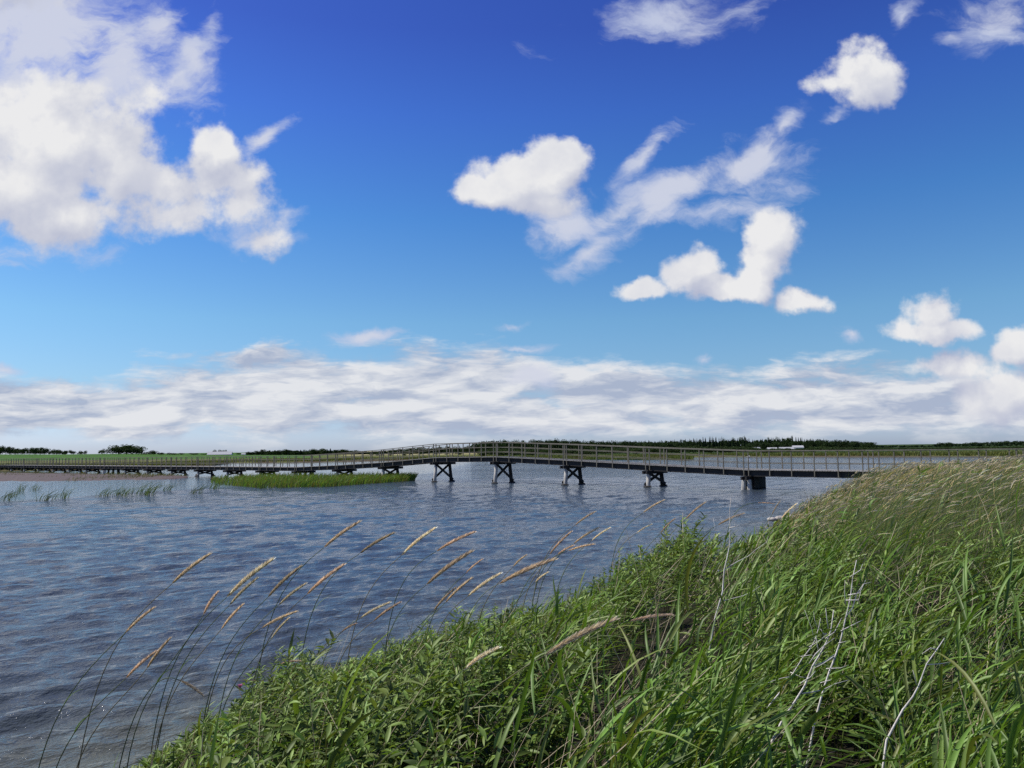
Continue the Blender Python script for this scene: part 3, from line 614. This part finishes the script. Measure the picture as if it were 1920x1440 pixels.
m5 = [(1020,1300),(1100,1150),(1150,1085),(1180,1030),(1220,920),(1270,850),(1310,790)]
twig(2.6, [m5, [(1220,925),(1280,920),(1345,910)], [(1270,850),(1240,840),(1195,870)], [(1180,1030),(1160,980),(1150,950)]], .0042, 'bare white branch half hidden by leaves at the far right')
# pale stones at the water edge
for i, (px, py, D, s) in enumerate(((1462,968,13.4,.16),(1476,971,13.6,.13),(1490,966,14.2,.20),(1447,969,14.2,.11))):
    g_ = np.random.default_rng(i); bmv = []; p = onz(px, py, .18)
    a = np.linspace(0,6.283,11)[:-1]; vs = []; fs = []
    for k_, ph in enumerate(np.linspace(-1.4,1.4,6)):
        for q in a: r = s*(1+.18*math.sin(q*2+i)+g_.normal(0,.05)); vs.append((r*math.cos(ph)*math.cos(q)*1.3, r*math.cos(ph)*math.sin(q), r*.55*math.sin(ph)))
    for k_ in range(5):
        for q in range(10): fs.append((k_*10+q, k_*10+(q+1)%10, (k_+1)*10+(q+1)%10, (k_+1)*10+q))
    fs += [tuple(range(10))[::-1], tuple(range(50,60))]
    o = link('stone', mesh('stone', np.array(vs), fs, STONE, True)); o.location = (p.x, p.y, max(.08, float(bank_z(p.x,p.y)))+.02)
    tag(o, ['pale stone in the middle of the stones at the water edge','small pale stone beside the largest one at the water edge','largest pale stone at the water edge, farthest right','smallest pale stone, leftmost at the water edge'][i], 'stone', 'pale stones at the water edge')

# ------------------------------------------------------------------ the footbridge
D0 = 63.6; Cc = .0697; A_ = -145; B_ = 114.7
def bp(k): return Vector((D0/F*(A_+B_*k), D0*(1-Cc*k), 0))
dirb = (bp(1)-bp(0)).normalized(); SP = (bp(1)-bp(0)).length; tv = Vector((-dirb.y, dirb.x, 0))   # tv: away from camera
if tv.y < 0: tv = -tv
ZK = {-2:1.33,-1:1.60,0:2.00,1:2.03,2:1.76,3:1.45,4:1.17}
zk = lambda k: ZK.get(k, 1.13)
WD = 1.75; K0, K1 = -17, 7
def P(k, s, z): q = bp(k) + tv*s; return Vector((q.x, q.y, z))   # s=0 at the near edge of the deck
bridge = empty('footbridge', bp(0)); tag(bridge, 'long grey timber footbridge with railings that rises in the middle and crosses the whole water', 'footbridge')
org = bp(0); inv = lambda q: q-org
def bpart(name, mb, mat, parent=bridge): return link(name, mb.me(name, mat), parent)
for k in range(K0, K1):
    za, zb_ = zk(k), zk(k+1); e = .012
    L_ = lambda t, s, z: P(k+t, s, z) - org
    zz = lambda t: za+(zb_-za)*t
    # deck of planks (too fine to tell apart at this distance), side beams
    mb = MB(); npl = 44
    for j in range(npl):
        t0, t1 = j/npl+.0015, (j+1)/npl-.0015; tm = (t0+t1)/2
        mb.beam(L_(t0,WD/2,zz(tm)-.022), L_(t1,WD/2,zz(tm)-.022), WD+.16, .045)
    d_ = bpart('deck', mb, W_GREY); d_['kind'] = 'stuff'
    for s in (.10, WD-.10):
        mb = MB(); mb.beam(L_(.004,s,zz(.004)-.225), L_(.996,s,zz(.996)-.225), .12, .35); bpart('side_beam', mb, W_DARK)
    for s, sg in ((-.05,-1),(WD+.05,1)):
        for j in range(6):
            t = .022 + (.956)*j/5; mb = MB(); z0 = zz(t)
            mb.beam(L_(t,s,z0-.36), L_(t,s,z0+1.06), .062, .05, up=tuple(dirb)); bpart('railing_post', mb, W_RAIL)
        mb = MB(); mb.beam(L_(.002,s,zz(.002)+1.09), L_(.998,s,zz(.998)+1.09), .11, .05); bpart('handrail', mb, W_RAIL)
        for zz_ in (.36,.72):
            mb = MB(); mb.beam(L_(.004,s,zz(.004)+zz_), L_(.996,s,zz(.996)+zz_), .025, .035); bpart('mid_rail', mb, W_RAIL)
for k in range(K0, K1):
    z = zk(k)-.402; pier = empty('pier', bp(k)-org, bridge); l0 = bp(k)
    Q = lambda s, a, zz_: tv*s + dirb*a + Vector((0,0,zz_))
    mb = MB(); mb.beam(Q(-.42,.12,z-.10), Q(WD+.42,.12,z-.10), .10, .20); mb.beam(Q(-.42,-.16,z-.10), Q(WD+.42,-.16,z-.10), .10, .20); link('cap_beam', mb.me('cap_beam', W_DARK), pier)
    if k in (4,-3,-10):   # massive pile bents
        for s in np.linspace(-.05, WD+.05, 5 if k == 4 else 4):
            for a in (-.3,.3):
                if k != 4 and a > 0 and .3 < s < 1.5: continue
                mb = MB(); sp = -.14 if s < .3 else .14 if s > 1.4 else 0
                mb.tube([Q(s,a*.5,z-.2), Q(s+sp,a,-1.1)], [.13,.16], 8); link('pile', mb.me('pile', W_PILE if s < .2 else W_DARK), pier)  # near piles coloured as sunlit, the others as shaded
        if k == 4:
            mb = MB(); mb.beam(Q(.25,.34,.45), Q(WD+.05,.34,.45), .05, .75); link('plank_wall', mb.me('plank_wall', W_DARK), pier)
    else:
        for s, sp in ((.12,-.30),(WD-.12,.34)):
            mb = MB(); mb.tube([Q(s,-.02,z-.02), Q(s+sp,-.02,-1.1)], [.13,.17], 8); link('leg', mb.me('leg', W_PILE if s < .5 else W_DARK, True), pier)  # sun on the near leg and shade on the far one put into the colour
            mb = MB(); q = (.1+z)/(1.1+z); sx_ = s+sp*.75; mb.tube([Q(sx_*1.0,-.02,-.3), Q(sx_,-.02,.04), Q(sx_,-.02,.10)], [.30,.27,.16], 9); link('pile_collar', mb.me('pile_collar', W_DARK), pier)
        for s0, s1, a in ((-.02,WD+.12,.15),(WD+.02,-.16,-.19)):
            mb = MB(); mb.beam(Q(s0,a,z-.18), Q(s1,a,.16), .07, .17); link('brace', mb.me('brace', W_DARK), pier)

# ------------------------------------------------------------------ mud flat, tufts, reed island, buoys
def mudf(t, b):
    co = t.new('ShaderNodeTexCoord').outputs['Object']; n1 = t.noise(t.v('MULTIPLY', co, (.6,.6,1)), 1.2, 6., .65)[0]
    t.l.new(t.ramp(n1, [(.3,(.045,.024,.018)),(.55,(.075,.042,.030)),(.7,(.070,.060,.026))]), b.inputs['Base Color']); b.inputs['Roughness'].default_value = .8
    bp_ = t.new('ShaderNodeBump'); bp_.inputs['Distance'].default_value = .06; t.l.new(n1, bp_.inputs['Height']); t.l.new(bp_.outputs[0], b.inputs['Normal'])
MUD = material('mud', mudf)
near = [(-500,906),(-200,906),(0,905),(120,904),(230,901),(320,900),(352,896)]; farr = [(-500,880),(-200,882),(0,885),(120,887),(230,889),(320,891),(350,894)]
tt = np.linspace(0,1,90); vs = []
for t in tt:
    i = min(int(t*6),5); q = t*6-i; lerp = lambda a: (a[i][0]+(a[i+1][0]-a[i][0])*q, a[i][1]+(a[i+1][1]-a[i][1])*q)
    a, b = onz(*lerp(near)), onz(*lerp(farr)); wv = .6*math.sin(t*40)+.4*math.sin(t*93)
    for s in np.linspace(0,1,14): p = a.lerp(b, s); vs.append((p.x, p.y+wv*(1-s), -.08+.17*min(1, 6*s)*min(1,(1-s)*6)+.02*math.sin(t*300+s*20)))
o = link('mud_flat', mesh('mud_flat', np.array(vs), gridf(90,14), MUD, True)); tag(o, kind='structure')
# sedge on the back of the mud flat
g3 = np.random.default_rng(9); n = 5200; t = g3.random(n); s = 1-g3.random(n)**1.6*.9; px = np.interp(t,[0,1],[-300,352]); ya = np.interp(px,[q[0] for q in near],[q[1] for q in near]); yb = np.interp(px,[q[0] for q in farr],[q[1] for q in farr])
qq = np.array([onz(a, c_-(c_-d_)*e_)[:] for a, c_, d_, e_ in zip(px, ya, yb, s)]); k = wob(qq[:,0], qq[:,1], .25, 6) > -.35+.9*(1-s); qq = qq[k]; n = len(qq)
stuff('sedge', 'thin olive sedge growing along the back of the brown mud flat', 'sedge', fine_grass(qq, g3.uniform(.2,.5,n), g3, greens(n,(.15,.16,.05),.3,.2,g3), w0=.035*np.ones(n), lean_amt=.5), DRY)
# reed island
E = [(395,906,890),(420,909,888),(470,914,889),(500,916,888),(560,914,889),(620,913,890),(680,908,889),(740,904,890),(778,901,893)]
n = 9000; px = g3.uniform(395,778,n); nb = np.interp(px,[q[0] for q in E],[q[1] for q in E]); fbk = np.interp(px,[q[0] for q in E],[q[2]+7 for q in E])
py = nb-(nb-fbk)*g3.random(n)**1.2; qq = np.array([onz(a,b)[:] for a, b in zip(px,py)]); dens = np.where((px<440)|((px>492)&(px<520)&(py>905)), .35, 1.); k = g3.random(n) < dens; qq = qq[k]; px_ = px[k]; n = len(qq)
hh = g3.uniform(.35,.85,n)*np.interp(px_,[395,440,520,780],[.6,.75,1.,1.])
stuff('reed_island', 'bright green reeds growing out of the water in front of the bridge', 'reeds', fine_grass(qq, hh, g3, greens(n,(.14,.25,.035),.35,.6,g3), w0=.040*np.ones(n), lean_amt=.42), REED)
tl = [('far left tuft pair, its reeds flattened most',12,938,20),('thin tuft behind the leftmost ones',38,922,16),('small faint tuft behind, near the mud',66,919,12),('dense tuft leaning right, second group from the left',86,939,22),('dense tuft close right of the second group',118,935,22),('sparse tuft left of the three middle ones',196,931,20),('middle tuft of thin blades',221,929,20),('taller middle tuft with bent blades',236,931,22),('broad bright tuft right of the middle',265,928,24),('slender tuft with long bent blades right of the broad one',280,929,24),('low wide tuft between the mud tip and the open water',314,920,16),('lone small tuft in the calm water',366,926,20),('tuft close to the reed island edge',404,917,18),('ragged tuft before the reed island',492,916,20),('very small tuft at the left frame side',24,930,12)]
for i, (lab, px, py, hp) in enumerate(tl):
    p = onz(px, py); n = 16+hp//2; g_ = np.random.default_rng(500+i); q = np.c_[g_.normal(0,.22,n), g_.normal(0,.15,n), np.full(n,-.05)]
    hh = 1.35*hp*p.y/F*g_.uniform(.5,1.15,n); v = fine_grass(q, hh, g_, greens(n,(.075,.12,.035),.3,.25,g_), w0=.022*np.ones(n), lean_amt=.85)
    o = link('reed_tuft', mesh('reed_tuft', v[0], v[1], REED, False, {'col': v[2]})); o.location = p; tag(o, 'reed tuft in the shallows: '+lab, 'reeds', 'reed tufts standing in the shallow water')
for px, py, D, s, lab in ((918,866,None,.28,'small white float on the water behind the middle of the bridge'),(1404,858.5,None,.5,'tiny white float near the far shore below the white houses')):
    p = onz(px, py); mb = MB(); mb.tube([(0,0,-.1*s),(0,0,.2*s),(0,0,.8*s),(0,0,1.1*s)], [s*.5,s,s*.9,s*.3], 10); o = link('float', mb.me('float', WHITE, True)); o.location = p; tag(o, lab, 'buoy', 'white floats on the water')
# green spit of reeds before the far shore on the right
n = 9000; px = g3.uniform(905,1300,n); y0 = np.interp(px,[905,1290,1300],[861.8,862.6,861.5]); py = y0 - 2.6*g3.random(n); qq = np.array([onz(a,b)[:] for a, b in zip(px,py)])
hgt_ = 1.0*(.7+.5*wob(px*.05, px*0, 1., 4))*g3.uniform(.6,1.2,n)*np.interp(px,[905,1000,1300],[.4,.7,1.1])
stuff('reed_spit', 'long low strip of olive reeds in the water behind the bridge', 'reeds', fine_grass(qq, hgt_, g3, greens(n,(.10,.13,.035),.35,.3,g3), w0=.13*np.ones(n), lean_amt=.25), TREEL)
# tall marsh vegetation along the far shore
n = 26000; u = g3.uniform(-.75,.72,n); e = g3.random(n)**2*60; D = shore_d(u)+e; zz = land_z(u, D)
qq = np.c_[u*D, D, zz]; stuff('marsh_grass', 'olive and straw coloured marsh grass along the far shore', 'grass', fine_grass(qq, g3.uniform(.25,.8,n), g3, greens(n,(.13,.15,.05),.35,.5,g3), w0=.16*np.ones(n), lean_amt=.2), TREEL)

# ------------------------------------------------------------------ trees
def crown(seed, kind):
    g_ = np.random.default_rng(seed)
    if kind == 'conifer':
        n = 900; t = g_.random(n)**.8; r = (1-t)*.30*(.75+.35*np.sin(t*40))*g_.uniform(.3,1.,n)**.5; a = g_.uniform(0,6.28,n)
        c_ = np.c_[r*np.cos(a), r*np.sin(a), .10+.9*t]; sz = .055+.05*(1-t); base = (.014,.028,.014)
    else:
        nb = g_.integers(6,10); cs = np.c_[g_.normal(0,.22,nb), g_.normal(0,.22,nb), g_.uniform(.30,.80,nb)]; rs = g_.uniform(.16,.30,nb); c_ = []; 
        n = 1100 if kind == 'round' else 700; i = g_.integers(0,nb,n); v = unit(g_.normal(0,1,(n,3))); c_ = cs[i] + v*(rs[i]*g_.uniform(.55,1.08,n))[:,None]
        c_[:,2] = np.clip(c_[:,2], .04, 1.05); sz = .045+.035*g_.random(n); base = (.026,.046,.016) if kind == 'round' else (.036,.056,.020)
    d = unit(g_.normal(0,1,(n,3))); nn = unit(g_.normal(0,1,(n,3)))
    return ribbons(c_-d*sz[:,None]/2, d, np.zeros((n,3)), sz, sz*.9, [.5,1,.3], greens(n, base, .35, .0, g_), nn)
protos = {k_: [transform_mesh(crown(40+j*7+len(k_), k_), 'crown', TREEL) for j in range(5)] for k_ in ('round','conifer','bush')}
mb = MB(); mb.tube([(0,0,-.1),(.01,0,.3),(-.01,.01,.6)], [.030,.022,.010], 6); TR = mb.me('trunk', BARK)
for k_ in ('round','conifer','bush'): pass
def tree(px, top, D, kind, wid, label, group, name=None):
    u = (px-960)/F; x_, y_ = u*D, D; z0 = float(land_z(u, D))-.1; zt = at(px, top-2.2, D).z; hh = max(1.2, zt-z0)
    rt = empty(name or {'round':'leafy_tree','conifer':'conifer_tree','bush':'bush'}[kind], (x_, y_, z0)); tag(rt, label, 'bush' if kind == 'bush' else 'tree', group)
    c_ = link('crown', protos[kind][random.randrange(5)], rt); c_.scale = (wid, wid, hh); c_.rotation_euler = (0,0,random.uniform(0,6.28))
    if kind != 'bush': t_ = link('trunk', TR, rt); t_.scale = (hh*.9, hh*.9, hh)
def line(prof, step, D, kind, label, group, wpx, rows=((0,0),(60,2)), jit=1.2):
    xs = prof[0][0]
    while xs < prof[-1][0]:
        for dD, dn in rows:
            px = xs+random.uniform(-.4,.4)*step + (step/2 if dD else 0); top = np.interp(px,[q[0] for q in prof],[q[1] for q in prof]) + random.uniform(-jit*.5,jit) + (0 if dD else dn)
            DD_ = D+dD+random.uniform(-15,15); kk = kind if isinstance(kind,str) else random.choice(kind)
            tree(px, top, DD_, kk, wpx*random.uniform(.85,1.3)*DD_/F*(1. if kk != 'conifer' else .8), label, group)
        xs += step
line([(-120,840),(0,838),(18,838),(30,842),(60,841),(88,841),(100,845),(128,846)], 13, 760, 'round', 'dark tree in the low wood at the far left edge', 'trees of the far left wood', 15)
line([(150,847),(166,846)], 9, 780, 'round', 'small dark tree alone in the gap left of the big tree clump', 'small trees left of the big clump', 11, ((0,0),))
for px, top, wp, lab in ((212,841,22,'leftmost low tree of the big rounded clump'),(224,837,26,'second tree of the big rounded clump'),(238,834.5,30,'tallest tree in the centre of the big rounded clump'),(250,835.5,28,'broad tree right of centre in the big rounded clump'),(260,840,18,'rightmost tree of the big rounded clump')):
    tree(px, top-1.2, 640, 'round', wp*640/F*1.6, lab, 'trees of the big rounded clump')
line([(272,849),(290,846),(306,850)], 8, 800, 'round', 'small dark tree between the big clump and the barn', 'small trees by the big clump', 11, ((0,0),))
line([(306,851),(400,852),(450,851),(470,849)], 13, 860, 'round', 'low distant hedge tree on the green field edge', 'hedge trees behind the barn', 12, ((0,0),), .5)
for px in (404,412,420): tree(px, 845.5, 700, 'round', 9*700/F*1.2, 'dark tree right behind the pale barn roof', 'trees behind the barn')
line([(462,850),(485,846.5),(496,844),(510,847),(540,843.5),(560,846),(600,843),(640,844),(690,848),(720,846),(780,841),(850,838),(895,838)], 10, 840, ['round','round','round','conifer'], 'dark tree in the long wood behind the left half of the bridge', 'trees of the wood behind the bridge ramp', 17, ((0,0),))
line([(893,832),(905,829),(935,827),(960,826.5),(970,829),(976,833),(984,828),(1000,826.5),(1030,827),(1080,827.5),(1130,829),(1180,829),(1240,831),(1300,828)], 8, 430, 'round', 'dark tree in the wood behind the top of the bridge', 'trees of the wood behind the bridge top', 16, ((0,0),(40,2)), 1.)
tree(1041, 820.5, 425, 'round', 18*425/F*1.3, 'round tree standing above the wood right of the bridge top', 'trees of the wood behind the bridge top')
tree(1100, 832, 380, 'bush', 8, 'light green bush before the wood behind the bridge top', 'bushes before the wood')
line([(1176,829),(1240,828),(1290,826),(1320,822),(1350,821.5),(1362,826),(1390,821),(1400,824),(1410,828),(1440,823),(1455,822),(1470,824),(1484,820),(1500,823),(1530,825),(1550,826)], 6., 640, ['conifer','conifer','round'], 'dark pointed conifer in the far wood on the right', 'conifers of the far wood on the right', 11, ((0,0),(30,2)), 2.2)
line([(1400,833),(1480,829),(1545,827),(1580,826.5),(1600,829),(1630,831),(1634,832)], 10, 560, 'round', 'dark rounded tree at the right end of the big far wood', 'trees at the right end of the big far wood', 14, ((0,0),(30,1)), .6)
line([(1634,837),(1700,838),(1715,836),(1722,840),(1730,839),(1745,838),(1752,834),(1765,831.5),(1780,832),(1790,837),(1800,833),(1830,831),(1880,829),(1925,828),(2000,829)], 11, 700, 'round', 'dark tree in the low woods at the far right', 'trees of the far right wood', 15, ((0,0),(40,1)), .7)
# scrub bushes in front of the woods
line([(905,843),(1000,843),(1100,843),(1180,840),(1290,838),(1400,839),(1420,843),(1500,843),(1530,839),(1560,839),(1700,843),(1925,845)], 8, 310, 'bush', 'olive green bush at the foot of the far woods', 'bushes at the foot of the far woods', 27, ((0,1),(60,-3)), 2.2)
line([(690,851),(760,850),(880,848)], 16, 420, 'bush', 'small dark bush at the edge of the pale field', 'bushes at the edge of the pale field', 10, ((0,0),), 1.)
# wood mass behind
def woodmass(name, label, prof, D, dep, base):
    n = 9000; px = g3.uniform(prof[0][0], prof[-1][0], n); top = np.interp(px,[q[0] for q in prof],[q[1] for q in prof]); Dv = D+g3.random(n)*dep; u = (px-960)/F
    zt = H - (top-(858.5-.0125*px))*Dv/F; z0 = land_z(u, Dv); t_ = g3.random(n)**.6; c_ = np.c_[u*Dv, Dv, z0+(zt-z0)*t_]
    dd_ = unit(g3.normal(0,1,(n,3))); sz = g3.uniform(1.2,2.6,n)
    v, f, cc = ribbons(c_, dd_, np.zeros((n,3)), sz, sz, [.6,1,.4], greens(n, base, .3, 0, g3), unit(g3.normal(0,1,(n,3))))
    stuff(name, label, 'wood', (v, f, cc), TREEL)
woodmass('far_wood', 'dark mass of distant woodland behind the right half of the bridge', [(893,834),(960,831),(976,836),(1000,831),(1130,833),(1300,831),(1400,828),(1545,830),(1634,835),(1636,840),(1745,841),(1800,836),(1950,833)], 660, 90, (.018,.034,.014))
woodmass('far_wood', 'dark mass of distant woodland behind the left half of the bridge', [(462,853),(500,848),(640,847),(700,850),(780,845),(893,841)], 880, 60, (.022,.038,.018))

# ------------------------------------------------------------------ farm buildings
def house(px, D, wm_, dep, wall_h, roof_h, zg, rz, wall, roof, label, nwin=3, grp=None, name='house'):
    p = Vector(((px-960)/F*D, D, zg)); rt = empty(name, p); rt.rotation_euler = (0,0,rz); tag(rt, label, 'barn' if name == 'barn' else 'house', grp)
    a, b = wm_/2, dep/2; mb = MB(); vs = [(-a,-b,-.5),(a,-b,-.5),(a,b,-.5),(-a,b,-.5),(-a,-b,wall_h),(a,-b,wall_h),(a,b,wall_h),(-a,b,wall_h),(-a,0,wall_h+roof_h),(a,0,wall_h+roof_h)]
    mb.add(vs, [(0,1,5,4),(2,3,7,6),(1,2,6,9,5),(3,0,4,8,7)]); link('wall', mb.me('wall', wall), rt)
    mb = MB(); e = .35; sl_ = roof_h/b
    for s in (-1,1):
        lo = (wall_h-sl_*e)+.08; hi_ = wall_h+roof_h+.08
        mb.add([(-a-e,s*(b+e),lo),(a+e,s*(b+e),lo),(a+e,0,hi_),(-a-e,0,hi_),(-a-e,s*(b+e),lo+.15),(a+e,s*(b+e),lo+.15),(a+e,0,hi_+.15),(-a-e,0,hi_+.15)], [(0,1,2,3),(4,7,6,5),(0,4,5,1),(1,5,6,2),(3,7,4,0)])
    link('roof', mb.me('roof', roof), rt)
    for i in range(nwin):
        mb = MB(); x_ = -a+wm_*(i+.5)/nwin; mb.beam((x_-.5,-b-.02,wall_h*.6),(x_+.5,-b-.02,wall_h*.6), .05, .9); link('window', mb.me('window', WIN), rt)
g_ = 'white farm buildings on the far shore at the right'
zb = .3
house(1414, 500, 4.6, 4, 1.6, 1.4, zb-.3, .2, WHITE, ROOF, 'small white hut leftmost of the far shore buildings', 1, g_)
house(1444, 500, 5.4, 4.5, 1.6, 1.1, zb-.3, -.1, WHITE, ROOF, 'low white house second from the left on the far shore', 2, g_)
house(1470, 505, 8.4, 5, 1.8, 1.0, zb-.3, .05, WHITE, ROOF, 'long white house in the middle of the far shore buildings', 3, g_)
house(1492, 520, 6.5, 5, 2.6, 1.2, zb-.3, -.15, WHITE, ROOF, 'tallest white house at the right of the far shore group', 2, g_)
house(1489, 490, 7., 4, 1.0, .8, zb-.4, .1, WHITE, ROOF, 'low white shed in front of the tallest far shore house', 2, g_)
u_ = (413-960)/F; house(413, 660, 19, 9, 1.5, 2.4, float(land_z(u_,660))-1.2, .22, WHITE, ROOF, 'long low barn with a pale roof on the green field at the left', 4, None, 'barn')
u_ = (458-960)/F; house(457, 680, 3, 3, 1.2, .8, float(land_z(u_,680))-.6, .1, WHITE, ROOF, 'tiny white shed right of the pale roofed barn', 1, None, 'shed')
